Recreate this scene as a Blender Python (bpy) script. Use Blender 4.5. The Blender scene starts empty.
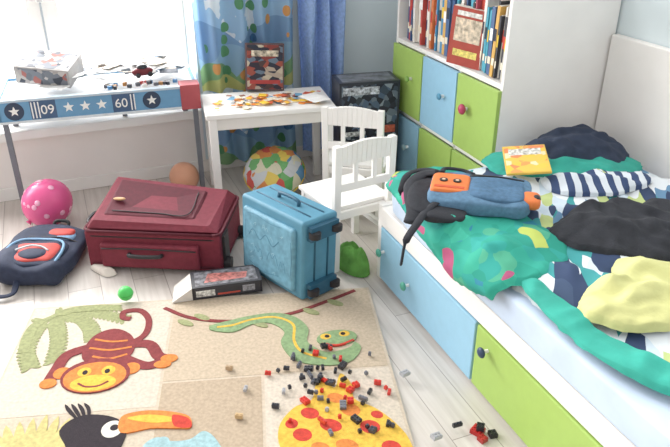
import bpy, math, random
from mathutils import Vector, Matrix, noise
random.seed(7)
pi=math.pi
# ------------------------------------------------------------------ materials
def lin(c):
    return tuple((x/12.92 if x<=.04045 else ((x+.055)/1.055)**2.4) for x in c)
def hexc(h):
    h=h.lstrip('#'); return lin(tuple(int(h[i:i+2],16)/255. for i in (0,2,4)))
MC={}
def M(h,rough=.6,var=.06,scale=30,bump=.0,metal=0,spec=.3,transl=0,bscale=None):
    key=(h,rough,var,scale,bump,metal,spec,transl)
    if key in MC: return MC[key]
    m=bpy.data.materials.new("mat_"+h.strip('#')); m.use_nodes=True
    nt=m.node_tree; N=nt.nodes; L=nt.links; b=N["Principled BSDF"]
    c=hexc(h)
    tc=N.new("ShaderNodeTexCoord"); nz=N.new("ShaderNodeTexNoise"); nz.inputs["Scale"].default_value=scale; nz.inputs["Detail"].default_value=4
    L.new(tc.outputs["Object"],nz.inputs["Vector"])
    r=N.new("ShaderNodeValToRGB"); r.color_ramp.elements[0].position=.3; r.color_ramp.elements[1].position=.7
    r.color_ramp.elements[0].color=tuple(x*(1-var*1.6) for x in c)+(1,)
    r.color_ramp.elements[1].color=tuple(min(1,x*(1+var)) for x in c)+(1,)
    L.new(nz.outputs["Fac"],r.inputs["Fac"]); L.new(r.outputs["Color"],b.inputs["Base Color"])
    b.inputs["Roughness"].default_value=rough; b.inputs["Metallic"].default_value=metal
    b.inputs["Specular IOR Level"].default_value=spec
    if bump>0:
        n2=N.new("ShaderNodeTexNoise"); n2.inputs["Scale"].default_value=bscale or scale*6; n2.inputs["Detail"].default_value=3
        L.new(tc.outputs["Object"],n2.inputs["Vector"])
        bp=N.new("ShaderNodeBump"); bp.inputs["Strength"].default_value=bump; bp.inputs["Distance"].default_value=.01
        L.new(n2.outputs["Fac"],bp.inputs["Height"]); L.new(bp.outputs["Normal"],b.inputs["Normal"])
    MC[key]=m
    return m
def pattern(name,cols,scale=8,dist=.15,dscale=4,rough=.8,stretch=(1,1,1),transl=0,kind='VOR',rot=0):
    m=bpy.data.materials.new(name); m.use_nodes=True
    nt=m.node_tree; N=nt.nodes; L=nt.links; b=N["Principled BSDF"]
    tc=N.new("ShaderNodeTexCoord"); mp0=N.new("ShaderNodeMapping"); mp0.inputs["Rotation"].default_value=(0,0,rot); mp=N.new("ShaderNodeMapping"); mp.inputs["Scale"].default_value=stretch
    L.new(tc.outputs["Object"],mp0.inputs["Vector"]); L.new(mp0.outputs[0],mp.inputs["Vector"])
    nz=N.new("ShaderNodeTexNoise"); nz.inputs["Scale"].default_value=dscale; nz.inputs["Detail"].default_value=2
    L.new(mp.outputs[0],nz.inputs["Vector"])
    sc=N.new("ShaderNodeVectorMath"); sc.operation='SCALE'; sc.inputs["Scale"].default_value=dist
    L.new(nz.outputs["Color"],sc.inputs[0])
    ad=N.new("ShaderNodeVectorMath"); ad.operation='ADD'
    L.new(mp.outputs[0],ad.inputs[0]); L.new(sc.outputs[0],ad.inputs[1])
    r=N.new("ShaderNodeValToRGB"); r.color_ramp.interpolation='CONSTANT'
    if kind=='VOR':
        v=N.new("ShaderNodeTexVoronoi"); v.inputs["Scale"].default_value=scale
        L.new(ad.outputs[0],v.inputs["Vector"])
        sx=N.new("ShaderNodeSeparateColor"); L.new(v.outputs["Color"],sx.inputs[0]); L.new(sx.outputs[0],r.inputs["Fac"])
    else:
        v=N.new("ShaderNodeTexWave"); v.inputs["Scale"].default_value=scale; v.inputs["Distortion"].default_value=3
        v.inputs["Detail"].default_value=1
        L.new(ad.outputs[0],v.inputs["Vector"]); L.new(v.outputs["Fac"],r.inputs["Fac"])
    els=r.color_ramp.elements; n=len(cols)
    els[0].position=0; els[0].color=hexc(cols[0])+(1,)
    els[1].position=1./n; els[1].color=hexc(cols[1%n])+(1,)
    for i in range(2,n):
        e=els.new(i/n); e.color=hexc(cols[i])+(1,)
    L.new(r.outputs["Color"],b.inputs["Base Color"]); b.inputs["Roughness"].default_value=rough
    b.inputs["Specular IOR Level"].default_value=.2
    return m
# ------------------------------------------------------------------ mesh builder
def smooth_closed(pts,k=6):
    n=len(pts); out=[]
    for i in range(n):
        p0,p1,p2,p3=[Vector(pts[(i+j-1)%n]) for j in range(4)]
        for s in range(k):
            t=s/k
            out.append(.5*((2*p1)+(p2-p0)*t+(2*p0-5*p1+4*p2-p3)*t*t+(-p0+3*p1-3*p2+p3)*t**3))
    return out
def smooth_open(pts,k=6):
    P=[Vector(p) for p in pts]; P=[2*P[0]-P[1]]+P+[2*P[-1]-P[-2]]; out=[]
    for i in range(1,len(P)-2):
        p0,p1,p2,p3=P[i-1:i+3]
        for s in range(k):
            t=s/k
            out.append(.5*((2*p1)+(p2-p0)*t+(2*p0-5*p1+4*p2-p3)*t*t+(-p0+3*p1-3*p2+p3)*t**3))
    out.append(P[-2]); return out
class MB:
    def __init__(s): s.v=[]; s.f=[]; s.fm=[]; s.fs=[]; s.m=[]
    def mi(s,m):
        if m not in s.m: s.m.append(m)
        return s.m.index(m)
    def add(s,vs,fs,m,sm=False):
        o=len(s.v); s.v+= [tuple(v) for v in vs]; i=s.mi(m)
        for f in fs: s.f.append([o+a for a in f]); s.fm.append(i); s.fs.append(sm)
    def hexa(s,c,m): # c: 4 bottom ccw, 4 top ccw
        s.add(c,[(3,2,1,0),(4,5,6,7),(0,1,5,4),(1,2,6,5),(2,3,7,6),(3,0,4,7)],m)
    def box(s,c,d,m,rz=0,mat=None):
        x,y,z=d[0]/2,d[1]/2,d[2]/2
        R=mat if mat is not None else Matrix.Rotation(rz,3,'Z')
        C=Vector(c)
        vs=[C+R@Vector(p) for p in [(-x,-y,-z),(x,-y,-z),(x,y,-z),(-x,y,-z),(-x,-y,z),(x,-y,z),(x,y,z),(-x,y,z)]]
        s.hexa(vs,m)
    def bx(s,a,b,m): s.box([(a[i]+b[i])/2 for i in range(3)],[abs(b[i]-a[i]) for i in range(3)],m)
    def prism(s,pts,z0,z1,m,sm=False):
        n=len(pts)
        A=sum(pts[i][0]*pts[(i+1)%n][1]-pts[(i+1)%n][0]*pts[i][1] for i in range(n))
        if A<0: pts=pts[::-1]
        vs=[(p[0],p[1],z0) for p in pts]+[(p[0],p[1],z1) for p in pts]
        s.add(vs,[tuple(range(n,2*n)),tuple(range(n-1,-1,-1))]+[(i,(i+1)%n,n+(i+1)%n,n+i) for i in range(n)],m)
    def ell(s,c,r,m,seg=24,rings=14,mat=None,p=1.0,func=None):
        vs=[];fs=[]; R=mat if mat is not None else Matrix.Identity(3); C=Vector(c)
        sg=lambda x,e:(abs(x)**e)*(1 if x>=0 else -1)
        for i in range(rings+1):
            a=-pi/2+pi*i/rings
            for j in range(seg):
                b=2*pi*j/seg
                q=Vector((sg(math.cos(a),p)*sg(math.cos(b),p)*r[0],sg(math.cos(a),p)*sg(math.sin(b),p)*r[1],sg(math.sin(a),p)*r[2]))
                if func: q=func(q)
                vs.append(C+R@q)
        for i in range(rings):
            for j in range(seg):
                k=(j+1)%seg; fs.append((i*seg+j,i*seg+k,(i+1)*seg+k,(i+1)*seg+j))
        s.add(vs,fs,m,True)
    def cyl(s,a,b,r,m,seg=16,r2=None,sm=True):
        a=Vector(a);b=Vector(b);r2=r if r2 is None else r2
        d=(b-a).normalized(); u=d.orthogonal().normalized(); w=d.cross(u)
        vs=[a+(u*math.cos(2*pi*i/seg)+w*math.sin(2*pi*i/seg))*r for i in range(seg)]+[b+(u*math.cos(2*pi*i/seg)+w*math.sin(2*pi*i/seg))*r2 for i in range(seg)]
        s.add(vs,[(i,(i+1)%seg,seg+(i+1)%seg,seg+i) for i in range(seg)],m,sm)
        s.add(vs,[tuple(range(seg-1,-1,-1)),tuple(range(seg,2*seg))],m)
    def tube(s,path,r,m,seg=8,flat=1.0,k=6):
        P=smooth_open(path,k) if k>1 else [Vector(p) for p in path]; n=len(P); vs=[]
        for i,p in enumerate(P):
            d=(P[min(i+1,n-1)]-P[max(i-1,0)]).normalized()
            up=Vector((0,0,1)) if abs(d.z)<.95 else Vector((1,0,0))
            u=d.cross(up).normalized(); w=u.cross(d)
            for j in range(seg):
                a=2*pi*j/seg; vs.append(p+u*math.cos(a)*r+w*math.sin(a)*r*flat)
        fs=[(i*seg+j,(i+1)*seg+j,(i+1)*seg+(j+1)%seg,i*seg+(j+1)%seg) for i in range(n-1) for j in range(seg)]
        fs+=[tuple(range(seg)),tuple(range((n-1)*seg+seg-1,(n-1)*seg-1,-1))]
        s.add(vs,fs,m,True)
    def ribbon(s,path,w,z0,z1,m,k=6,taper=False):
        P=smooth_open([(p[0],p[1],0) for p in path],k); n=len(P); l=[];r=[]
        for i,p in enumerate(P):
            d=(P[min(i+1,n-1)]-P[max(i-1,0)]).normalized(); q=Vector((-d.y,d.x,0))
            ww=w/2*(math.sin(pi*min(1,max(0.04,(i/(n-1)))))**.6 if taper else 1)
            l.append(p+q*ww); r.append(p-q*ww)
        vs=[(a.x,a.y,z1) for a in l]+[(a.x,a.y,z1) for a in r]+[(a.x,a.y,z0) for a in l]+[(a.x,a.y,z0) for a in r]
        fs=[]
        for i in range(n-1):
            fs+=[(i,n+i,n+i+1,i+1),(i,i+1,2*n+i+1,2*n+i),(n+i+1,n+i,3*n+i,3*n+i+1)]
        s.add(vs,fs,m)
    def build(s,name,loc=(0,0,0),rz=0,bevel=0,seg=3,parent=None,rot=None):
        me=bpy.data.meshes.new(name); me.from_pydata(s.v,[],s.f); me.update()
        for m in s.m: me.materials.append(m)
        for i,p in enumerate(me.polygons): p.material_index=s.fm[i]; p.use_smooth=s.fs[i]
        ob=bpy.data.objects.new(name,me); bpy.context.scene.collection.objects.link(ob)
        ob.location=loc; ob.rotation_euler=rot or (0,0,rz)
        if bevel:
            b=ob.modifiers.new("bevel",'BEVEL'); b.width=bevel; b.segments=seg; b.limit_method='ANGLE'; b.angle_limit=math.radians(50)
        if parent: ob.parent=parent
        return ob
# ------------------------------------------------------------------ room
WHITE=M("#ece7e1",.45,.02,8)
W2=M("#f2efeb",.4,.02,8)
def floor_mat():
    m=bpy.data.materials.new("whitewashed_planks"); m.use_nodes=True
    nt=m.node_tree;N=nt.nodes;L=nt.links;b=N["Principled BSDF"]
    tc=N.new("ShaderNodeTexCoord"); mp=N.new("ShaderNodeMapping"); mp.inputs["Rotation"].default_value=(0,0,math.radians(90))
    L.new(tc.outputs["Object"],mp.inputs["Vector"])
    br=N.new("ShaderNodeTexBrick"); br.inputs["Scale"].default_value=1; br.inputs["Brick Width"].default_value=1.3; br.inputs["Row Height"].default_value=.13
    br.inputs["Mortar Size"].default_value=.0018; br.inputs["Color1"].default_value=hexc("#d6cfc9")+(1,); br.inputs["Color2"].default_value=hexc("#cac2bb")+(1,)
    br.inputs["Mortar"].default_value=hexc("#988f88")+(1,); br.inputs["Mortar Smooth"].default_value=.3
    L.new(mp.outputs[0],br.inputs["Vector"])
    mp2=N.new("ShaderNodeMapping"); L.new(mp.outputs[0],mp2.inputs["Vector"])
    mp2.inputs["Scale"].default_value=(2,30,2)
    nz=N.new("ShaderNodeTexNoise"); nz.inputs["Scale"].default_value=1.5; nz.inputs["Detail"].default_value=6; L.new(mp2.outputs[0],nz.inputs["Vector"])
    r=N.new("ShaderNodeValToRGB"); r.color_ramp.elements[0].position=.3; r.color_ramp.elements[1].position=.65
    r.color_ramp.elements[0].color=(.80,.78,.76,1); r.color_ramp.elements[1].color=(1,1,1,1); L.new(nz.outputs["Fac"],r.inputs["Fac"])
    mx=N.new("ShaderNodeMix"); mx.data_type='RGBA'; mx.blend_type='MULTIPLY'; mx.inputs[0].default_value=1
    L.new(br.outputs["Color"],mx.inputs[6]); L.new(r.outputs["Color"],mx.inputs[7]); L.new(mx.outputs[2],b.inputs["Base Color"])
    b.inputs["Roughness"].default_value=.35
    return m
b=MB(); b.bx((-2.6,-1.5,-.1),(2.3,3.65,0),floor_mat()); b.build("floor")
WALL=M("#f0eae6",.8,.02,5); WALLB=M("#d9e6ea",.8,.02,5)
b=MB()
b.bx((-2.6,3.65,0),(.68,3.95,.38),WALL); b.bx((-2.6,3.65,2.0),(.68,3.95,2.6),WALLB)
b.bx((-2.6,3.65,.38),(-2.1,3.95,2.0),WALL)
b.bx((.68,3.65,0),(2.3,3.95,2.6),WALLB)
b.build("wall_back")
b=MB(); b.bx((2.2,-1.5,0),(2.3,3.65,2.6),WALLB); b.build("wall_right")
b=MB(); b.bx((-2.6,3.635,0),(2.2,3.65,.07),W2); b.build("baseboard_back",bevel=.004)
b=MB(); b.bx((-2.2,3.55,.345),(.66,3.87,.395),W2); b.build("trim_1",bevel=.008)  # window sill
b=MB(); y0,y1=3.89,3.945
zb,zt,xl,xr=.395,2.0,-2.1,.68
b.bx((xl,y0,zb),(xr,y1,zb+.10),W2); b.bx((xl,y0,zt-.08),(xr,y1,zt),W2)
for x in (xl,xr-.08): b.bx((x,y0,zb),(x+.08,y1,zt),W2)
for x in (-.95,-.11): 
    b.bx((x-.0,y0-.02,zb+.02),(x+.15,y1,zt),W2)
    b.bx((x+.065,y0-.028,zb+.02),(x+.075,y0-.018,zt),M("#a5abb2",.6))
    b.bx((x+.055,y0-.06,.95),(x+.085,y0-.02,1.07),M("#c9c9c9",.3))
b.build("window_1",bevel=.006)
# ------------------------------------------------------------------ curtains
def curtain(name,x0,x1,y,z0,z1,m,waves,amp):
    b=MB(); nx=140; nz=40; vs=[];fs=[]
    for j in range(nz+1):
        for i in range(nx+1):
            u=i/nx; z=z0+(z1-z0)*j/nz
            a=amp*(1+.3*math.sin(z*3))
            vs.append((x0+(x1-x0)*u+.008*math.sin(z*5+u*9),y+a*math.sin(u*waves*2*pi+.4*math.sin(z*2.5))+.008*math.sin(u*40+z*6),z))
    for j in range(nz):
        for i in range(nx): a=j*(nx+1)+i; fs.append((a,a+1,a+nx+2,a+nx+1))
    b.add(vs,fs,m,True); return b.build(name)
def curtain_mat():
    """sky with clouds over rows of rounded hills with green/yellow/orange accents"""
    m=bpy.data.materials.new("mountain_curtain_print"); m.use_nodes=True
    nt=m.node_tree;N=nt.nodes;L=nt.links;b=N["Principled BSDF"]
    tc=N.new("ShaderNodeTexCoord"); sp=N.new("ShaderNodeSeparateXYZ"); L.new(tc.outputs["Object"],sp.inputs[0])
    def math_(op,a,bb=None):
        n=N.new("ShaderNodeMath"); n.operation=op
        for k,x in enumerate((a,bb)):
            if x is None: continue
            if isinstance(x,(int,float)): n.inputs[k].default_value=x
            else: L.new(x,n.inputs[k])
        return n.outputs[0]
    def mixc(f,a,c):
        n=N.new("ShaderNodeMix"); n.data_type='RGBA'
        L.new(f,n.inputs[0])
        if isinstance(a,str): n.inputs[6].default_value=hexc(a)+(1,)
        else: L.new(a,n.inputs[6])
        if isinstance(c,str): n.inputs[7].default_value=hexc(c)+(1,)
        else: L.new(c,n.inputs[7])
        return n.outputs[2]
    nz=N.new("ShaderNodeTexNoise"); nz.inputs["Scale"].default_value=9; nz.inputs["Detail"].default_value=2; L.new(tc.outputs["Object"],nz.inputs["Vector"])
    cloud=math_('GREATER_THAN',nz.outputs["Fac"],.55)
    col=mixc(cloud,"#9abfe0","#dfe8f0")
    zz=math_('MODULO',math_('ADD',sp.outputs["Z"],.02),.50)
    for (amp,fr,ph,base,c) in ((.12,7,0,.25,"#7b9fc6"),(.10,11,1.5,.14,"#8db3d0"),(.09,14,.4,.07,"#7fa878"),(.05,15,2.2,.03,"#c3c47a")):
        s_=math_('ABSOLUTE',math_('SINE',math_('ADD',math_('MULTIPLY',sp.outputs["X"],fr),ph)))
        hgt=math_('ADD',math_('MULTIPLY',s_,amp),base)
        col=mixc(math_('LESS_THAN',zz,hgt),col,c)
    v=N.new("ShaderNodeTexVoronoi"); v.inputs["Scale"].default_value=13; L.new(tc.outputs["Object"],v.inputs["Vector"])
    d=math_('LESS_THAN',math_('ADD',v.outputs["Distance"],math_('MULTIPLY',nz.outputs["Fac"],.3)),.52)
    sx=N.new("ShaderNodeSeparateColor"); L.new(v.outputs["Color"],sx.inputs[0])
    for (th0,c) in ((.58,"#5a9468"),(.76,"#e2cc66"),(.85,"#dc9a5a"),(.92,"#456f9c")):
        col=mixc(math_('MULTIPLY',d,math_('GREATER_THAN',sx.outputs[0],th0)),col,c)
    L.new(col,b.inputs["Base Color"]); b.inputs["Roughness"].default_value=.9
    t=N.new("ShaderNodeBsdfTranslucent"); L.new(col,t.inputs["Color"])
    mx=N.new("ShaderNodeMixShader"); mx.inputs[0].default_value=.3
    L.new(b.outputs[0],mx.inputs[1]); L.new(t.outputs[0],mx.inputs[2]); L.new(mx.outputs[0],N["Material Output"].inputs["Surface"])
    return m
curtain("patterned_curtain",.68,1.20,3.57,.06,2.3,curtain_mat(),4,.030)
curtain("denim_curtain",1.235,1.50,3.56,.06,2.3,M("#8fade0",.9,.12,60,.2),3,.035)
# ------------------------------------------------------------------ bookcase
GREEN=M("#9cbd5c",.45,.02); BLUE=M("#8fbfda",.45,.02)
def frame(b,m):
    X0,X1,Y0,Y1,T=1.655,2.19,2.27,3.24,.02
    TOP=1.15
    b.bx((X0,Y0,0),(X1,Y0+T,TOP),m); b.bx((X0,Y1-T,0),(X1,Y1,TOP),m)
    for z in (0.0,.375,.74,TOP-.025): b.bx((X0+.001,Y0+T,z),(X1-.012,Y1-T,z+.022),m)
    b.bx((X1-.012,Y0+T,0),(X1,Y1-T,TOP),m)
    for k in (1,2): b.bx((X0+.001,Y0+.323*k,.022),(X1-.012,Y0+.323*k+.015,.74),m)
b=MB(); frame(b,W2)
pal=[[GREEN,BLUE,GREEN],[GREEN,GREEN,BLUE]]
for r,(z0,z1) in enumerate(((.40,.74),(.03,.375))):
    for k in range(3):
        ya=2.275+.323*k
        b.bx((1.637,ya,z0+.003),(1.655,ya+.313,z1-.003),pal[r][k])
        kc=M(["#b03a5b","#4f8fb0","#7aa04a"][k] if r==0 else "#8fb0b8",.4)
        yy=ya+(.22 if k==0 else .10); zz=(z0+z1)/2+.03
        b.cyl((1.637,yy,zz),(1.622,yy,zz),.008,W2); b.ell((1.612,yy,zz),(.014,.024,.024) if k==0 else (.010,.016,.016),kc,16,8)
b.build("bookcase",bevel=.002,seg=2)
b=MB(); y=2.30; cols=["#3f86b4","#d8d5cc","#4aa0b8","#c0453a","#e8e4da","#4a6590","#d8a858","#7a3a3a","#ece7dc","#b8443c","#4f8a6a","#c9c4b8","#d87a4a","#4a4a58","#f0ece4","#a84a5a","#3a5680","#3a3a40"]
while y<3.17:
    t=random.uniform(.010,.028); h=random.uniform(.23,.335); d=random.uniform(.15,.2)
    x0=1.668+random.uniform(0,.03)
    tilt=random.uniform(-.05,.05) if y>2.5 else random.uniform(-.02,.10)
    mt=Matrix.Rotation(tilt,3,'X')
    c=cols[random.randrange(len(cols))]; cm_=M(c,.45,.05)
    b.box((x0+d/2,y+t/2,.767+h/2),(d,t,h),cm_,mat=mt)
    b.box((x0+d/2+.003,y+t/2,.767+h/2+.0015),(d-.006,t*.75,h+.001),M("#efe9dc",.9),mat=mt)
    for zz,hh,cc in ((.22,.03,"#efe6cf"),(.6,.05,random.choice(["#e8c23a","#ffffff","#222a3a","#c73a2a"]))):
        b.box((x0-.0006,y+t/2,.767+h*zz),(.001,t*.8,hh),M(cc,.5),mat=mt)
    y+=t+.003
mt=Matrix.Rotation(math.radians(-62),3,'Z')@Matrix.Rotation(math.radians(4),3,'Y')
b.box((1.67,2.58,.767+.125),(.17,.035,.25),M("#a8453a",.4),mat=mt)
b.box((1.67,2.58,.767+.125),(.165,.030,.252),M("#efe9dc",.9),mat=mt)
Rm=mt
for (ox,oz,sx_,sz_,c) in ((.0,.03,.13,.10,"#d9c8b0"),(.0,-.07,.12,.03,"#e8d070"),(.0,.10,.12,.02,"#f0e8dc")):
    p=Vector((1.67,2.58,.892))+Rm@Vector((ox,-.0185,oz)); b.box(p,(sx_,.001,sz_),M(c,.5,.35,60),mat=Rm)
b.box((1.645,2.64,.90),(.02,.036,.24),M("#e6b93a",.4),mat=mt)
b.build("books",bevel=.0012,seg=1)
# ------------------------------------------------------------------ bed
b=MB()
b.bx((1.10,2.215,0),(2.15,2.25,.345),W2)
b.bx((1.115,.25,0),(2.15,2.215,.262),WHITE)
b.bx((1.095,.25,.262),(2.15,2.215,.342),W2)
for k,(ya,yb,m) in enumerate(((1.50,2.205,BLUE),(.80,1.49,GREEN),(.25,.79,BLUE))):
    b.bx((1.092,ya,.02),(1.115,yb,.255),m)
for (yy,zz,c) in ((1.95,.13,"#4fa08a"),(2.17,.16,"#4fa08a"),(1.42,.20,"#2f3f5a"),(.95,.17,"#c0396b")):
    b.cyl((1.092,yy,zz),(1.075,yy,zz),.006,W2); b.ell((1.067,yy,zz),(.010,.018,.018),M(c,.4),14,8)
bed=b.build("bed",bevel=.004,seg=2)
b=MB(); SHEET=M("#c0d2ea",.85,.06,9,.0)
def mf(q): 
    n=noise.noise(Vector((q.x*4,q.y*5,q.z*8)))*.012+noise.noise(Vector((q.x*1.5,q.y*11,3)))*.009
    return Vector((q.x-n*1.3,q.y,q.z+n*.4 if q.z>0 else q.z))
b.ell((1.615,1.215,.404),(.53,.985,.058),SHEET,160,40,p=.16,func=mf)
b.build("mattress")
b=MB(); b.bx((2.16,.2,0),(2.198,2.26,.93),W2); b.build("bed_side_panel",bevel=.006)
# ------------------------------------------------------------------ cloth generator
def wrinkle(X,Y,seed,ang):
    """long soft fabric folds: warped rounded ridges in two crossing directions"""
    tot=0; wsum=0
    for k,(da,fr,am) in enumerate(((0,1.0,1.0),(.9,1.35,.8),(-.7,2.1,.38),(.3,3.4,.16))):
        a=ang+da; ca,sa=math.cos(a),math.sin(a)
        u=(X*ca+Y*sa); v=(-X*sa+Y*ca)
        w=noise.noise(Vector((u*.45+seed+k*7,v*.45,seed)))*2.4+noise.noise(Vector((u*1.1,v*1.1+seed,k*5.)))*.8
        m=max(0,.45+noise.noise(Vector((u*.5+k*13,v*.5-seed,3.)))*1.3)
        c=.5+.5*math.cos((u*fr*1.5+w)*1.9)
        tot+=am*min(1,m)*c**1.3; wsum+=am
    return tot/wsum*1.6
def cloth(name,pts,mats,h,base,seed=0,fold=.03,fsc=7,rim=.012,p=2.5,ang=0,edgex=1.085):
    out=smooth_closed([(q[0],q[1],0) for q in pts],20)
    n=len(out); c=sum(out,Vector())/n; K=56; vs=[];fs=[]
    for k in range(K+1):
        r=k/K
        for i,o in enumerate(out):
            q=c+(o-c)*r
            e=1+(.06*noise.noise(Vector((o.x*14+seed,o.y*14,1)))+.025*noise.noise(Vector((o.x*45+seed,o.y*45,1))))*r
            q=c+(q-c)*e
            z=h*(1-r**p)+fold*wrinkle(q.x*fsc,q.y*fsc,seed,ang)*(1-.6*r**5)+rim*(1 if r<.975 else .1)
            x=q.x; y=q.y
            if r>=1: z*=.25
            z=max(z,.003)
            if base>.3:
                ov=max(0,edgex-x)
                if ov>0:
                    x=edgex-.035*(1-math.exp(-ov/.02))-max(0,z)*.5; z=z*.4-ov
            vs.append((x,y,base+z))
    A=sum(out[i].x*out[(i+1)%n].y-out[(i+1)%n].x*out[i].y for i in range(n))
    for k in range(K):
        for i in range(n):
            j=(i+1)%n; f=(k*n+i,(k+1)*n+i,(k+1)*n+j,k*n+j); fs.append(f if A>0 else f[::-1])
    b=MB(); b.add(vs,fs,mats,True)
    return b.build(name)
TEAL=M("#2f9c8b",.85,.12,10,.15); NAVY=M("#2a3346",.9,.15,30,.2); BLACK=M("#26282e",.9,.15,30,.2); LIME=M("#c9c986",.9,.08,14,.15)
duv=pattern("striped_duvet_print",["#dbe2e8","#2f3e5c","#d5dee5","#3a8f92","#dfe5ea","#2f3e5c","#3a4a66","#dbe2e8","#5f86a8","#3a8f92","#c5d5e2","#b5c480","#2f3e5c","#e0e5e9"],scale=8,dist=.20,dscale=3,stretch=(3.2,1.0,1),rot=math.radians(35))
cloth("duvet",[(1.16,2.14),(1.6,2.16),(2.08,2.12),(2.10,1.5),(2.10,.95),(1.75,.80),(1.36,.80),(1.17,.88),(1.12,1.2),(1.10,1.5),(1.12,1.85)],duv,.03,.455,3,.045,9,.010,6,ang=.5)
T_=["#2a9682","#2f9e8a","#278f7d","#2d978c","#33a188"]
tb=pattern("teal_blanket_print",[T_[0],T_[1],T_[3],"#b0557a",T_[2],T_[3],T_[4],T_[1],T_[0],"#4aa585",T_[3],T_[2],T_[1],"#b5c460",T_[0],T_[4],T_[3],T_[1],"#2f7f9a",T_[2]],scale=15,dist=.2,dscale=5)
cloth("teal_blanket",[(1.10,2.17),(1.05,1.95),(1.00,1.72),(.985,1.52),(1.06,1.36),(1.22,1.34),(1.38,1.46),(1.44,1.8),(1.40,2.05),(1.25,2.18)],tb,.025,.485,11,.040,11,.010,6,ang=.8)
# ------------------------------------------------------------------ rug
b=MB()
b.bx((0,-1.95,.0),(1.33,0,.012),M("#cdbda8",.95,.08,90,.5))
s=.01; zc_=[0]
def Z(l): zc_[0]+=1; return .0121,.0130+.0006*l+.000012*zc_[0]
P1=M("#c4b199",.95,.10,90,.5); P2=M("#d4c7b6",.95,.10,90,.5); P3=M("#b8a48c",.95,.10,90,.5); P4=M("#cabba6",.95,.10,90,.5)
def patch(u0,v0,u1,v1,m): b.bx((u0*s,-v1*s,.0119),(u1*s,-v0*s,.0128),m)
patch(1,1,54,62,P2); patch(55,1,132,50,P1); patch(1,63,54,120,P4); patch(55,51,88,120,P3); patch(89,51,132,120,P2)
patch(1,121,60,194,P1); patch(61,121,132,194,P4)
def blob(pts,m,l,k=5): z=Z(l); b.prism([(q.x,q.y) for q in smooth_closed([(p[0]*s,-p[1]*s,0) for p in pts],k)],z[0],z[1],m)
def oval(u,v,a,c,m,l,rot=0):
    z=Z(l); pts=[]
    for i in range(24):
        t=2*pi*i/24; x=a*math.cos(t); y=c*math.sin(t)
        pts.append(((u+x*math.cos(rot)-y*math.sin(rot))*s,-(v+x*math.sin(rot)+y*math.cos(rot))*s))
    b.prism(pts,z[0],z[1],m)
def line(pts,w,m,l,taper=False): z=Z(l); b.ribbon([(p[0]*s,-p[1]*s) for p in pts],w*s,z[0],z[1],m,taper=taper)
RU=lambda h:M(h,.95,.14,80,.6)
PALM=RU("#9a9f70"); ORG=RU("#e5843f"); BRN=RU("#84383a"); YEL=RU("#ecbc48"); BLK=RU("#2c252b"); SNK=RU("#87a374"); RED=RU("#cf4034"); LBL=RU("#a0c4ca"); WHT=RU("#efe8da")
for fr in ([(8,8),(16,5),(26,7),(37,12)],[(8,8),(18,9),(24,15),(27,23)],[(8,8),(12,14),(15,24),(16,36)],[(8,8),(5,16),(5,28),(9,38)],[(8,8),(14,3),(24,2),(34,3)],[(8,8),(3,12),(2,20),(3,28)]):
    line(fr,2.2,PALM,1)
    P=smooth_open([(p[0],p[1],0) for p in fr],6)
    for i in range(2,len(P)-1):
        d=(P[i+1]-P[i-1]).normalized()
        for sgn in (-1,1):
            q=Vector((-d.y,d.x,0))*sgn
            e=P[i]+q*3.4+d*2.6
            if e.x<1 or e.y<1: continue
            line([(P[i].x,P[i].y),((P[i].x+e.x)/2+d.x*.4,(P[i].y+e.y)/2+d.y*.4),(e.x,e.y)],1.7,PALM,1,True)
# monkey
line([(36,30),(45,24),(46,14),(42,7),(36,7),(36,11),(39,12)],2.4,BRN,2)
blob([(27,22),(34,18),(41,23),(43,32),(39,38),(30,38),(25,33)],BRN,2)
line([(40,28),(48,29),(52,36),(55,38)],4.2,BRN,2); line([(28,28),(20,32),(18,40),(17,46)],4.2,BRN,2); line([(40,36),(48,41),(53,40)],4,BRN,2)
oval(56,38,3,2.2,ORG,3); oval(17,47,2.8,2.4,ORG,3); oval(54,41,3,2,ORG,3)
oval(20.5,42,3,3,ORG,2); oval(43.5,42,3,3,ORG,2)
oval(32,44.5,11.5,9,BRN,4); oval(32,45.4,10.4,7.8,ORG,5); oval(32,48.6,7.5,4,YEL,6)
oval(28,42.6,2.3,2.4,YEL,6); oval(36,42.6,2.3,2.4,YEL,6); oval(28.3,43,.9,1.2,BLK,7); oval(35.7,43,.9,1.2,BLK,7)
line([(27,48.4),(30,50.4),(34,50.4),(37,48.4)],.8,BRN,7)
for (a_,b_) in (((28,24),(40,26)),((27,29),(42,30)),((29,34),(41,34))): line([a_,((a_[0]+b_[0])/2,a_[1]+2),b_],.9,ORG,3)
# vine + snake
line([(51,6),(62,14),(78,18),(98,16),(114,9),(127,2)],1.6,BRN,1)
for u,v in ((60,15),(72,20),(88,19),(108,13),(118,8),(66,12)): oval(u,v+2,3.6,1.5,PALM,1,.6)
blob([(70,20),(77,17.5),(84,15.5),(94,14.5),(102,18.5),(106,26),(105,33),(107,37),(112,41),(120,39),(122,36),(124,40),(119,47),(110,48),(100,44),(95.5,34),(97,27),(92,21),(85,21),(78,25),(70,23)],SNK,2)
line([(72,21.5),(78,20.8),(85,18),(94,17.5),(100.5,23),(100.3,33),(103,40),(111,44.6)],1.0,YEL,3)
oval(116,33,7.5,4.6,SNK,4,-.1); oval(112,32,2.0,1.7,YEL,5); oval(119,31,2.0,1.7,YEL,5); oval(112.5,32,.9,.9,BLK,6); oval(118.5,31,.9,.9,BLK,6)
line([(110,36),(116,37.5),(122,35)],.9,RED,6)
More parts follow.
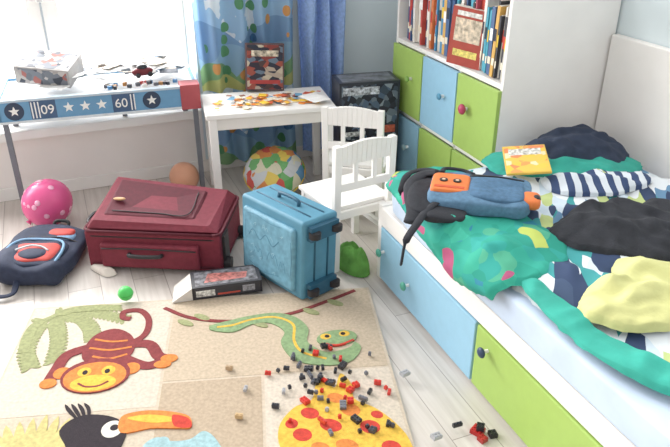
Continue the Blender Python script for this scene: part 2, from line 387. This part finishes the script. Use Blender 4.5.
# toucan
blob([(26,70),(31,64),(40,65),(46,70),(46,78),(42,92),(36,104),(28,106),(22,92),(30,80)],BLK,2); oval(42,71,3.2,3.6,WHT,3); oval(42.6,70.5,1.3,1.3,BLK,4)
for k in range(4): line([(31+k,66),(27+k*2,61),(25+k*2,58)],1.2,BLK,2,True)
blob([(44,66),(50,64),(58,65),(65,68),(66,73),(62,73),(54,72),(45,73)],ORG,4); blob([(46,67),(51,66),(57,67),(62,69.5),(54,69.8)],YEL,5); blob([(60,67),(65,69),(66,73),(61,72)],RED,5)
# hippo
blob([(52,80),(56,76),(60,78),(66,78),(70,75),(74,79),(77,88),(74,100),(60,102),(51,92)],LBL,2); oval(58,78,2,2,LBL,2); oval(70,79,2,2,LBL,2); oval(62,84,1,1.2,BLK,3)
# giraffe
blob([(93,76),(98,68),(104,65),(106,58),(109,54),(112,60),(115,53),(118,59),(118,66),(124,71),(129,78),(132,86),(131,96),(118,94),(104,92),(94,86)],YEL,2)
for (u,v,a,c) in ((103,71,3,2.4),(112,65,3,2.2),(116,71,3.2,2.6),(109,77,3.6,2.6),(100,80,3,2.6),(121,79,3.2,2.8),(113,86,3.6,2.6),(126,88,3,2.6),(97,75,2,2),(105,86,3,2.2),(124,74,2,1.6)): 
    oval(u,v,a,c,ORG if (u+v)%2 else RED,3,.5)
YG=RU("#cdbf7c")
for k in range(11): line([(14,92),(9+k*2.2,78),(1.5+k*3.8,62+abs(k-5)*1.2)],4,YG,1,True)
for k in range(5): line([(96,150),(90+k*5,140),(84+k*8,125)],4,PALM,1,True)
rug=b.build("childrens_rug",loc=(-.26,2.515,0),rz=math.radians(-15.5))
# ------------------------------------------------------------------ red suitcase
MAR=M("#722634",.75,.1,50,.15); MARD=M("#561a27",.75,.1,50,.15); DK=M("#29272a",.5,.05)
b=MB(); L_,D_=.585,.39
b.bx((0,0,.01),(L_,D_,.185),MAR)
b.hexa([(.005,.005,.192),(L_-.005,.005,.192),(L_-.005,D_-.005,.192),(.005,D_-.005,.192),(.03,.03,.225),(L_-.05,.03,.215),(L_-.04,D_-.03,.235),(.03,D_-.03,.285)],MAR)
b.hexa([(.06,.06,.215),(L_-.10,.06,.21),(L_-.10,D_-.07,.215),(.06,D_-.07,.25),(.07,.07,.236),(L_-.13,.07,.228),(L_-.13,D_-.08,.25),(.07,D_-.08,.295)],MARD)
b.bx((.07,-.03,.03),(L_-.09,.01,.14),MAR)
d=MB()
def rrect(x0,y0,x1,y1,z,r):
    pts=[]
    for cx,cy,a0 in ((x1-r,y0+r,-90),(x1-r,y1-r,0),(x0+r,y1-r,90),(x0+r,y0+r,180)):
        for k in range(4): a=math.radians(a0+30*k); pts.append((cx+r*math.cos(a),cy+r*math.sin(a),z))
    pts.append(pts[0]); return pts
d.tube(rrect(-.003,-.003,L_+.003,D_+.003,.188,.035),.006,MARD,k=1)
d.tube(rrect(.0,.0,L_,D_,.03,.035),.006,MARD,k=1)
d.tube(rrect(.0,.0,L_,D_,.163,.035),.003,DK,k=1)
d.tube([(.2,-.033,.10),(.21,-.055,.105),(.27,-.06,.105),(.33,-.055,.105),(.34,-.033,.10)],.009,DK)
d.tube([(.08,-.032,.122),(.25,-.033,.127),(L_-.1,-.032,.122)],.003,DK)
d.cyl((L_-.02,.05,.03),(L_+.03,.05,.03),.028,DK); d.cyl((L_-.02,D_-.05,.03),(L_+.03,D_-.05,.03),.028,DK)
d.bx((L_-.005,.03,.03),(L_+.012,.10,.17),DK)
d.tube([(.0,.10,.16),(-.03,.12,.17),(-.03,.2,.17),(.0,.22,.16)],.009,DK)
d.ell((.11,.16,.265),(.028,.012,.006),M("#c79a6b",.4),12,6)
d.tube([(.10,.09,.243),(.3,.09,.236),(.43,.09,.236),(.43,.28,.252)],.0025,DK)
sc=b.build("red_suitcase",loc=(-.03,2.765,0),rz=math.radians(-26.6),bevel=.032,seg=5)
d.build("trim_and_handles",parent=sc)
# ------------------------------------------------------------------ blue suitcase
BL=M("#5088a2",.5,.06,20); BLL=M("#689cb4",.5,.14,40); BLD=M("#2c5870",.5,.05)
b=MB(); L2,T2,H2=.385,.185,.355
b.bx((0,0,.012),(L2,T2,H2),BL)
b.bx((.03,-.018,.04),(L2-.04,.01,H2-.04),BLL)
sb=b.build("blue_suitcase",loc=(.583,2.512,.004),rot=(math.radians(-3),math.radians(0),math.atan2(-.35,.145)),bevel=.028,seg=5)
d=MB()
for yy in (.06,.13): d.tube([(0.03,yy,H2+.001),(L2-.03,yy,H2+.001),(L2+.002,yy,H2-.03),(L2+.002,yy,.04)],.004,BLD,k=1)
for zz in (.055,.305):
    d.bx((L2-.01,.02,zz-.03),(L2+.025,.165,zz+.03),BLD)
    for yy in (.035,.15): d.cyl((L2+.026,yy,zz-.012),(L2+.026,yy,zz+.012),.024,DK)
d.tube([(.13,.095,H2),(.14,.095,H2+.022),(.24,.095,H2+.022),(.25,.095,H2)],.008,BLD)
d.bx((-.005,.03,H2-.1),(-.02,.14,H2-.04),BLD)
LT=M("#98bfce",.6); BM=M("#4a7f99",.5)
for k in range(14):
    x=random.uniform(.06,L2-.08); z=random.uniform(.07,H2-.09); a=random.uniform(0,3)
    d.tube([(x,-.0165,z),(x+.014*math.cos(a),-.0165,z+.014),(x+.02*math.cos(a+1),-.0165,z+.004)],.002,LT,seg=6)
for pts in ([(.06,.295),(.12,.305),(.2,.295),(.27,.30)],[(.07,.08),(.15,.06),(.26,.08)],[(.05,.12),(.05,.18),(.05,.26)],[(.33,.10),(.335,.18),(.33,.26)]):
    d.tube([(p[0],-.0165,p[1]) for p in pts],.0022,BM,seg=6)
d.tube([(.07,-.0165,.2),(.10,-.0165,.235),(.14,-.0165,.2),(.18,-.0165,.235),(.22,-.0165,.2),(.26,-.0165,.235)],.0028,BM,seg=6)
for (x,z,w) in ((.13,.14,.03),(.22,.145,.035),(.28,.13,.02)): d.tube([(x-w,-.0165,z-.02),(x-w*.5,-.0165,z+.02),(x,-.0165,z),(x+w*.5,-.0165,z+.02),(x+w,-.0165,z-.02)],.0024,BM,seg=6)
d.build("trim_and_wheels",parent=sb)
# ------------------------------------------------------------------ toy carton
b=MB(); b.bx((0,0,0),(.28,.13,.055),M("#2a2a30",.4)); 
b.bx((.01,-.0008,.006),(.27,0.001,.05),M("#33333a",.4)); b.bx((.015,-.0015,.012),(.09,0.001,.04),M("#d8d6d2",.4,.5,70)); b.bx((.10,-.0015,.012),(.19,.001,.02),M("#b5453a",.4)); b.bx((.2,-.0015,.014),(.25,.001,.042),M("#8f8f98",.4,.4,80))
b.bx((.015,.012,.0545),(.265,.118,.056),M("#6a6a70",.4,.6,50)); b.hexa([(.05,.03,.056),(.22,.035,.056),(.23,.08,.056),(.07,.10,.056),(.06,.035,.0568),(.2,.04,.0568),(.21,.07,.0568),(.08,.09,.0568)],M("#a8605a",.4,.5,60))
b.hexa([(-.08,.0,.0),(0,0,.0),(0,.12,.0),(-.07,.12,.0),(-.08,.0,.004),(0,0,.055),(0,.12,.055),(-.07,.12,.004)],M("#d6d0c9",.6))
b.build("toy_carton",loc=(.33,2.33,.0142),rz=math.radians(-8),bevel=.0015,seg=1)
# ------------------------------------------------------------------ desk
b=MB()
DW,DD=.64,.36
b.bx((0,0,.475),(DW,DD,.50),W2); b.bx((.03,.03,.41),(DW-.03,DD-.03,.475),WHITE)
for x in (.012,DW-.052):
    for y in (.012,DD-.052): b.bx((x,y,0),(x+.04,y+.04,.475),W2)
b.build("childrens_desk",loc=(.60,3.125,0),rz=math.radians(-8),bevel=.005)
b=MB(); R10=Matrix.Rotation(math.radians(-8),3,'Z')
for k in range(95):
    x=random.uniform(.06,.58); y=random.uniform(.05,.25); 
    if random.random()<.5: x=random.gauss(.33,.10); y=random.gauss(.16,.05)
    x=min(max(x,.04),.6);y=min(max(y,.03),.25)
    p=R10@Vector((x,y,0)); w=random.uniform(.02,.05)
    z=.5014+.0010*(k//5)
    b.box((.60+p.x,3.125+p.y,z),(w,w*.8,.001),M(random.choice(["#e8843a","#f0c33c","#eddfc2","#d45a3c","#f0bb45","#e3d6c0","#6a9fc0","#ee9a50","#8a5a4a"]),.5),mat=Matrix.Rotation(random.uniform(0,3),3,'Z')@Matrix.Rotation(random.uniform(-.05,.05),3,'X'))
p=R10@Vector((.55,.10,0)); b.box((.6+p.x,3.125+p.y,.520),(.10,.14,.001),M("#f4f2ee",.6),rz=.3)
b.build("puzzle_cards")
b=MB(); b.box((0,0,.12),(.20,.045,.24),M("#5a4446",.4,.3,20)); b.box((0,-.023,.12),(.185,.002,.225),pattern("game_box_art",["#7a3a38","#a8998a","#2f3440","#8f4a40","#5f6f80","#b9ad98","#4a3a3a","#33303a"],scale=26,dist=.1,stretch=(1,1,1.8)))
b.box((0,-.0245,.19),(.14,.002,.03),M("#c9bda8",.5,.5,60)); b.box((0,-.0245,.045),(.16,.002,.02),M("#a83a38",.5))
b.build("board_game_box",loc=(.98,3.415,.505),rot=(math.radians(-9),math.radians(3),math.radians(-12)),bevel=.002,seg=1)
# ------------------------------------------------------------------ dark toy box
b=MB(); b.bx((0,0,0),(.32,.18,.585),M("#2a2c35",.35,.1,10)); b.bx((.012,-.001,.28),(.308,.002,.57),pattern("robot_art",["#2c2e38","#3a4350","#5f6a76","#24262e","#33383f","#4a5a70","#7f8a94","#2c2e38"],scale=34,dist=.06,rough=.35))
b.bx((.02,-.002,.52),(.21,.002,.56),M("#b9bcc4",.35,.7,60)); b.bx((.22,-.002,.31),(.30,.002,.35),M("#b8553f",.35,.3,60)); b.bx((.02,-.002,.30),(.14,.002,.325),M("#c9c9cd",.35,.7,70))
b.bx((.02,.02,.584),(.30,.16,.5858),M("#6b6f78",.35,.5,25)); b.bx((.3195,.01,.3),(.321,.17,.56),M("#55606e",.35,.5,25))
b.build("toy_package",loc=(1.283,3.115,0),rz=math.radians(-9),bevel=.002,seg=1)
# ------------------------------------------------------------------ chairs
def chair(name,loc,rz,w=.29,dd=.29):
    b=MB(); t=.030; H=.58; SH=.30
    for x in (0,w-t):
        lean=.02
        b.hexa([(x,0,0),(x+t,0,0),(x+t,t,0),(x,t,0),(x,0-lean,H),(x+t,0-lean,H),(x+t,t-lean,H),(x,t-lean,H)],W2)
        b.bx((x,dd-t,0),(x+t,dd,SH-.02),W2)
        b.bx((x+.004,t,.13),(x+t-.004,dd-t,.155),W2)
        b.bx((x+.003,t,SH-.055),(x+t-.003,dd-t,SH-.018),W2)
    b.bx((t,.004,SH-.055),(w-t,.022,SH-.018),W2); b.bx((t,dd-.024,SH-.055),(w-t,dd-.006,SH-.018),W2)
    b.bx((-.006,.02,SH-.018),(w+.006,dd+.012,SH),W2)
    n=10; pts=[]
    for i in range(n+1):
        u=i/n; x=t+(w-2*t)*u; pts.append((x,H-.004+.014*math.sin(pi*u)))
    for i in range(n):
        (xa,za),(xb,zb)=pts[i],pts[i+1]
        b.hexa([(xa,-.014,H-.085),(xb,-.014,H-.085),(xb,.004,H-.085),(xa,.004,H-.085),(xa,-.018,za),(xb,-.018,zb),(xb,0,zb),(xa,0,za)],W2)
    b.bx((t,-.012,H-.20),(w-t,.004,H-.165),W2)
    b.bx((w/2-.055,-.011,H-.17),(w/2-.035,.003,H-.08),W2); b.bx((w/2+.035,-.011,H-.17),(w/2+.055,.003,H-.08),W2)
    return b.build(name,loc=loc,rz=rz,bevel=.003,seg=2)
chair("childrens_chair",(.935,2.33,0),math.radians(8))
chair("childrens_chair.001",(1.08,2.83,0),math.radians(-36))
# ------------------------------------------------------------------ balloons and balls
b=MB(); PK=M("#e2588f",.25,.05,10); b.ell((0,0,0),(.112,.112,.118),PK,32,20)
b.cyl((0,0,-.112),(0,0,-.13),.006,PK,8,.014)
for k in range(26):
    th=random.uniform(0,2*pi); ph=random.uniform(-.9,1.2); d=Vector((math.cos(ph)*math.cos(th),math.cos(ph)*math.sin(th),math.sin(ph)))
    q=d.to_track_quat('Z','Y').to_matrix(); b.ell(d*.1125,(.014,.014,.0025),M("#f0a8c6",.3),10,4,mat=q)
b.build("pink_balloon",loc=(-.17,3.26,.122),rot=(math.radians(60),0,math.radians(120)))
b=MB(); O=M("#dfa080",.3,.05,10); b.ell((0,0,0),(.078,.078,.088),O,28,16); b.cyl((0,0,-.083),(0,0,-.098),.004,O,8,.011)
b.build("orange_balloon",loc=(.51,3.40,.09),rot=(1.5,.4,0))
fo=pattern("foil_balloon_print",["#c8554c","#5aa35c","#e6c85f","#c9cdd0","#5f8fb8","#d6874f","#6fae6c","#d8d4b8"],scale=16,dist=.16,rough=.15)
b=MB(); b.ell((0,0,0),(.16,.155,.10),fo,48,18,func=lambda q:q*(1+.02*math.sin(18*math.atan2(q.y,q.x))))
b.tube([(.161*math.cos(a*pi/20),.156*math.sin(a*pi/20),0) for a in range(41)],.004,M("#d9b64a",.2),k=1)
b.build("foil_balloon",loc=(.95,3.20,.125),rot=(math.radians(30),math.radians(-12),0))
b=MB(); b.ell((0,0,0),(.03,.03,.03),M("#4fc85f",.35,.03),20,12); b.tube([(.0301*math.cos(a*pi/12),.0301*math.sin(a*pi/12),0) for a in range(25)],.0012,M("#2fa03f",.4),k=1,seg=6); b.build("green_ball",loc=(.085,2.435,.045))
# ------------------------------------------------------------------ game table at window
GB=M("#6496bc",.5,.03); RD=M("#a84a50",.45,.03); GREY=M("#6c7078",.5)
b=MB(); TW=.93; TD=.42; T0,T1=.485,.59
b.bx((0,0,T0),(TW,.015,T1),GB); b.bx((0,TD-.015,T0),(TW,TD,T1),GB); b.bx((0,0,T0),(.015,TD,T1),GB); b.bx((TW-.015,0,T0),(TW,TD,T1),GB)
b.bx((0.01,0.01,T0+.07),(TW-.01,TD-.01,T1-.012),M("#dfe3e6",.5,.06,6))
b.bx((-.004,-.005,T1-.008),(TW+.004,.02,T1+.004),M("#b9c9d6",.4)); b.bx((-.004,-.005,T0-.006),(TW+.004,.02,T0+.006),M("#d5dde2",.4))
b.bx((TW-.09,-.006,T0-.01),(TW+.006,.09,T1+.008),RD)
for x in (.0,TW-.045): b.bx((x+.010,.01,0),(x+.034,.036,T0),GREY)
for x in (.02,.55,TW-.07): b.bx((x,TD-.20,.397),(x+.025,TD-.17,T0),GREY)
def disc(cx,cz,r,m,n=24,y=-.0015,star=0):
    pts=[]
    for i in range(n if not star else 10):
        a=pi/2+2*pi*i/(n if not star else 10); rr=r if not star or i%2==0 else r*.42
        pts.append((cx+rr*math.cos(a),cz+rr*math.sin(a)))
    n=len(pts)
    vs=[(p[0],y,p[1]) for p in pts]+[(p[0],.001,p[1]) for p in pts]
    b.add(vs,[tuple(range(n))]+[(i,n+i,n+(i+1)%n,(i+1)%n) for i in range(n)],m)
WW=M("#f2f2ee",.5); ND=M("#303e54",.5); zc=(T0+T1)/2
b.bx((.145,-.0008,T0+.007),(.26,.001,T1-.009),M("#40597a",.5)); b.bx((.515,-.0008,T0+.007),(.62,.001,T1-.009),M("#40597a",.5))
for cx in (.075,.70): disc(cx,zc,.043,ND); disc(cx,zc,.026,WW,y=-.002,star=1); 
for cx in (.315,.39,.465): disc(cx,zc,.026,WW,star=1)
for x in (.150,.165,.180,.60,.615): b.bx((x,-.0015,T0+.012),(x+.006,.001,T1-.014),WW)
gt=b.build("game_table",loc=(-.31,3.415,0),rz=math.radians(-5),bevel=.002,seg=1)
for txt,x in (("09",.190),("60",.525)):
    c=bpy.data.curves.new("digits",'FONT'); c.body=txt; c.size=.062; c.extrude=.001; c.materials.append(WW)
    o=bpy.data.objects.new("digits_"+txt,c); bpy.context.scene.collection.objects.link(o); o.parent=gt; o.location=(x,-.002,zc-.022); o.rotation_euler=(pi/2,0,0)
b=MB(); b.box((0,0,.05),(.26,.19,.09),M("#a29e9c",.5,.1)); art=pattern("comic_art",["#b5b0ad","#6a6f78","#9a9592","#3a3e48","#a5a19c","#965a54","#5f646c"],scale=32,dist=.15,rough=.5)
b.box((0,0,.0955),(.24,.175,.002),art); b.box((0,-.0955,.05),(.24,.002,.075),art)
b.build("comic_box",loc=(-.05,3.60,.632),rot=(math.radians(12),math.radians(5),math.radians(-24)),bevel=.002,seg=1)
b=MB()
for k in range(46):
    x=random.uniform(.0,.64); y=random.uniform(.05,.30)
    b.box((x,y,.010+.0020*k*(.6+.4*math.sin(x*5))),(random.uniform(.06,.15),random.uniform(.05,.10),.0015),M(random.choice(["#d2d0ce","#bcc0c4","#c9c4ba","#98a8b8","#e0dedc","#88a0bc","#b8a898","#5a6270"]),.6,.2,30),mat=Matrix.Rotation(random.uniform(0,3),3,'Z')@Matrix.Rotation(random.uniform(-.4,.4),3,'X'))
b.build("paper_pile",loc=(-.05,3.42,.602))
b=MB(); b.ell((0,0,.025),(.055,.025,.022),M("#6a2028",.3),16,8); b.ell((.0,0,.045),(.028,.020,.016),M("#2a2a30",.2),12,8)
for x in (-.03,.03):
    for y in (-.022,.022): b.cyl((x,y-.005,.012),(x,y+.005,.012),.012,DK,12)
b.build("toy_car",loc=(.37,3.44,.635),rz=.2)
b=MB(); 
for k in range(30):
    x=random.uniform(0,.34); y=random.uniform(0,.08)
    b.box((x,y,.009),(.02,.014,.016),M(random.choice(["#2b2e35","#c9463c","#e8e4dc","#b9824a","#4a7fb0","#5a5a60","#2b2e35"]),.4),mat=Matrix.Rotation(random.uniform(0,3),3,'Z'))
b.build("small_toys",loc=(.18,3.385,.594))
# ------------------------------------------------------------------ backpack on the floor
BPN=M("#2a3146",.8,.12,40,.2); BPR=M("#c24640",.7,.08,30,.1); BPB=M("#7aa2c6",.7,.08,30,.1)
b=MB(); sq=lambda q:Vector((q.x+.014*noise.noise(q*14),q.y+.014*noise.noise(q*11+Vector((3,1,0))),q.z*(1+.45*noise.noise(q*9))))
b.ell((0,0,.055),(.155,.20,.055),BPN,56,20,p=.45,func=sq)
b.ell((0,-.065,.082),(.125,.105,.032),BPN,40,14,p=.5,func=sq)
b.ell((.005,-.07,.098),(.105,.078,.022),BPR,36,12,p=.6,func=sq)
b.ell((.01,-.095,.112),(.06,.04,.014),BPN,24,10,p=.9,func=sq)
b.tube([(-.11,-.15,.092),(-.12,-.06,.112),(-.09,.01,.116),(.0,.03,.112),(.09,.01,.116),(.12,-.06,.112),(.11,-.15,.092)],.006,BPB,seg=6)
b.tube([(-.07,-.085,.122),(-.02,-.055,.128),(.03,-.058,.128),(.07,-.08,.122)],.004,M("#c9cdd2",.6),seg=6)
b.ell((.03,.10,.092),(.10,.05,.022),BPB,30,10,p=.6,func=sq); b.ell((.05,.10,.106),(.06,.032,.015),BPR,24,8,p=.7,func=sq); b.ell((-.09,.11,.095),(.035,.055,.022),BPR,24,8,p=.7,func=sq)
b.tube([(-.15,.05,.085),(-.08,.055,.108),(0,.055,.11),(.08,.055,.108),(.15,.05,.085)],.0035,DK,seg=6)
b.tube([(-.10,-.16,.05),(-.14,-.23,.02),(-.08,-.28,.018),(-.02,-.26,.02),(-.03,-.19,.04)],.013,BPN,flat=.4)
b.tube([(.08,.15,.06),(.14,.22,.03),(.05,.25,.02),(-.05,.22,.04),(-.08,.15,.06)],.013,BPN,flat=.4)
b.tube([(-.03,.19,.06),(-.03,.22,.10),(.03,.22,.10),(.03,.19,.06)],.008,DK)
b.build("child_backpack",loc=(-.21,2.87,0),rz=math.radians(-25))
cloth("white_sock",[(-.03,2.76),(.0,2.70),(.03,2.66),(.07,2.67),(.05,2.72),(.02,2.79),(-.01,2.80)],M("#e3d9ce",.9,.05),.022,0.001,5,.012,20,.004,4)
cloth("green_cloth",[(.985,2.30),(1.03,2.25),(1.075,2.265),(1.085,2.33),(1.06,2.42),(1.0,2.44),(.97,2.37)],M("#5f9a45",.9,.2,20,.2),.07,0.001,8,.05,22,.01,4)
# ------------------------------------------------------------------ toy bricks
b=MB()
def brick(x,y,z,nx,ny,m,rz,tilt=0,u=.012,hh=.0145):
    R=Matrix.Rotation(rz,3,'Z')@Matrix.Rotation(tilt,3,'X')
    b.box((x,y,z+hh/2),(nx*u,ny*u,hh),m,mat=R)
    for i in range(nx):
        for j in range(ny):
            o=R@Vector(((i-(nx-1)/2)*u,(j-(ny-1)/2)*u,hh/2)); n=R@Vector((0,0,1)); c=Vector((x,y,z+hh/2))+o
            b.cyl(c,c+n*.003,.0037,m,8)
bc=["#c9352c","#2f2f36","#43444c","#6b6d76","#cf4030","#c9352c","#a8a9ae","#26262b"]
def scatter(n,cx,cy,sx,sy,cs):
    for k in range(n):
        nx,ny=random.choice([(1,2),(2,2),(1,3),(1,1),(1,1),(1,2),(2,3)])
        brick(random.gauss(cx,sx),random.gauss(cy,sy),.0180+random.choice([0,0,.004]),nx,ny,M(random.choice(cs),.3,.02),random.uniform(0,3),random.uniform(-.2,.2),u=.0105,hh=.0115)
scatter(20,.59,1.75,.035,.06,["#2f2f36","#43444c","#5b5d66","#2a2a30"])
scatter(22,.66,1.62,.07,.09,bc)
scatter(14,.62,1.48,.11,.07,bc)
scatter(12,.72,1.58,.13,.14,bc)
for (x,y,c) in ((.36,1.86,"#b59a7a"),(.45,1.62,"#2f2f36"),(.72,1.84,"#43444c"),(.80,1.60,"#cf3a32"),(.33,1.62,"#c9a87a")): brick(x,y,.0165,1,2,M(c,.3),1)
brick(1.00,1.30,0,3,3,M("#b52a2a",.3),.5); brick(1.035,1.27,.0,2,2,M("#26262b",.3),1.4); brick(.995,1.265,.0,2,2,M("#a9302c",.3),.2); brick(1.005,1.295,.0178,2,2,M("#26262b",.3),.9)
b.build("toy_bricks")
# ------------------------------------------------------------------ things on the bed
cloth("navy_trousers",[(1.62,2.10),(1.70,1.96),(1.82,1.92),(1.92,1.86),(2.05,1.92),(2.10,2.06),(2.06,2.19),(1.90,2.21),(1.76,2.19)],NAVY,.08,.50,23,.05,13,.01,3,ang=.9)
cloth("teal_shirt",[(1.50,2.15),(1.50,1.98),(1.66,1.86),(1.9,1.80),(2.06,1.86),(1.98,1.96),(1.72,2.02),(1.62,2.16)],TEAL,.03,.50,31,.035,12,.01,3)
cloth("black_sweater",[(1.34,1.50),(1.44,1.34),(1.58,1.24),(1.8,1.22),(1.90,1.4),(1.84,1.56),(1.70,1.56),(1.58,1.64),(1.46,1.60)],BLACK,.04,.505,41,.042,13,.01,4,ang=.3)
cloth("lime_shirt",[(1.16,1.15),(1.20,1.04),(1.36,.98),(1.5,.98),(1.6,1.1),(1.56,1.22),(1.42,1.30),(1.32,1.20),(1.25,1.22)],LIME,.03,.505,51,.038,14,.01,4,ang=.7)
st=pattern("navy_stripes",["#36466a","#d5dde5"],scale=6,dist=.05,kind='WAVE',rot=.4)
cloth("striped_shirt",[(1.56,1.84),(1.60,1.74),(1.78,1.68),(1.98,1.72),(1.94,1.82),(1.72,1.86),(1.62,1.90)],st,.02,.505,61,.03,12,.01,3)
cloth("teal_towel",[(1.12,1.36),(1.085,1.15),(1.10,.95),(1.16,.80),(1.22,.80),(1.20,.95),(1.16,1.1),(1.165,1.34)],TEAL,.008,.485,71,.025,12,.008,5,ang=1.2)
b=MB(); b.bx((-.08,-.11,0),(.08,.11,.008),M("#e6bb50",.5,.1)); b.bx((-.075,-.105,.008),(.075,.105,.009),pattern("booklet_print",["#e8bd52","#df8554","#ecd8ac","#e4c04a","#e09a55","#e8bd52"],scale=30,dist=.1,rough=.5))
b.bx((-.06,.03,.009),(.06,.08,.0096),M("#f3ead0",.5,.5,70)); b.build("booklet",loc=(1.57,1.96,.566),rot=(.1,-.12,math.radians(-30)))
b=MB(); DEN=M("#547896",.85,.14,60,.3); DEN2=M("#486b8b",.85,.14,60,.3); sq2=lambda q:Vector((q.x+.008*noise.noise(q*12),q.y+.012*noise.noise(q*12),q.z*(1+.5*noise.noise(q*12+Vector((2,5,1))))))
b.ell((0,0,.024),(.17,.125,.028),DEN,60,18,p=.35,func=sq2)
b.ell((.055,-.015,.046),(.095,.085,.016),DEN2,36,12,p=.4,func=sq2)
b.tube([(-.04,.068,.060),(.055,.072,.064),(.145,.066,.060)],.003,DK,seg=6)
b.tube([(-.16,.10,.044),(0,.108,.048),(.16,.10,.044)],.0035,DK,seg=6)
b.ell((-.10,.005,.048),(.065,.072,.014),M("#e0743a",.6,.05),32,10,p=.3)
for sx in (-.124,-.078): b.cyl((sx,.006,.056),(sx,.006,.066),.014,DK,16); b.cyl((sx,.006,.064),(sx,.006,.067),.006,M("#e8c9a8",.5),10)
b.bx((-.15,-.052,.048),(-.05,-.036,.063),M("#c9502f",.6))
b.ell((.168,-.045,.04),(.032,.045,.02),M("#e0743a",.6,.05),18,8,p=.6); b.ell((.185,-.05,.052),(.014,.02,.012),DK,12,6)
b.ell((-.185,-.01,.016),(.055,.165,.016),BLACK,44,12,p=.6,func=sq2)
b.ell((-.10,-.15,.010),(.07,.05,.014),BLACK,36,12,p=.6,func=sq2)
b.tube([(-.16,.11,.043),(-.21,.10,.033),(-.235,.02,.026),(-.22,-.08,.020),(-.20,-.16,.014),(-.20,-.22,.0)],.026,BLACK,flat=.28)
b.tube([(-.13,-.11,.033),(-.16,-.17,.022),(-.18,-.24,.008),(-.205,-.29,-.03),(-.215,-.30,-.11)],.014,BLACK,flat=.35)
b.tube([(-.14,.12,.04),(-.20,.16,.03),(-.26,.13,.02),(-.275,.08,-.01),(-.28,.06,-.07)],.014,BLACK,flat=.3)
b.tube([(-.14,.10,.05),(-.13,.15,.045),(-.07,.16,.04),(-.03,.12,.045)],.010,BLACK,flat=.5)
b.build("denim_backpack",loc=(1.25,1.78,.535),rz=math.radians(-36))
# ------------------------------------------------------------------ camera / light
cam=bpy.data.cameras.new("camera"); co=bpy.data.objects.new("camera",cam); bpy.context.scene.collection.objects.link(co)
co.location=(0,0,1.55); co.rotation_euler=(math.radians(62.5),0,math.radians(-22)); cam.lens=36*685/670.; cam.sensor_width=36; cam.clip_start=.05
bpy.context.scene.camera=co
w=bpy.data.worlds.new("world"); bpy.context.scene.world=w; w.use_nodes=True; nt=w.node_tree; N=nt.nodes; L=nt.links
bg=N["Background"]; tc=N.new("ShaderNodeTexCoord"); sp=N.new("ShaderNodeSeparateXYZ"); L.new(tc.outputs["Generated"],sp.inputs[0])
r=N.new("ShaderNodeMapRange"); r.inputs["From Min"].default_value=0.1; r.inputs["From Max"].default_value=.8; r.inputs["To Min"].default_value=.84; r.inputs["To Max"].default_value=6.0
L.new(sp.outputs["Y"],r.inputs["Value"]); L.new(r.outputs[0],bg.inputs["Strength"]); bg.inputs["Color"].default_value=(1,.975,.955,1)
l=bpy.data.lights.new("window_daylight",'AREA'); l.energy=170; l.color=(1,.99,.98); l.shape='RECTANGLE'; l.size=2.8; l.size_y=1.6
o=bpy.data.objects.new("window_daylight",l); bpy.context.scene.collection.objects.link(o); o.location=(-.7,4.2,1.5); o.rotation_euler=(math.radians(-75),0,0)
l=bpy.data.lights.new("sun",'SUN'); l.energy=1.2; l.color=(1,.95,.88); l.angle=math.radians(25)
o=bpy.data.objects.new("sun",l); bpy.context.scene.collection.objects.link(o); o.rotation_euler=Vector((-.45,1,.75)).to_track_quat('Z','Y').to_euler()
vs=bpy.context.scene.view_settings
vs.view_transform='Standard'; vs.look='None'; vs.exposure=0.0; vs.gamma=1.12
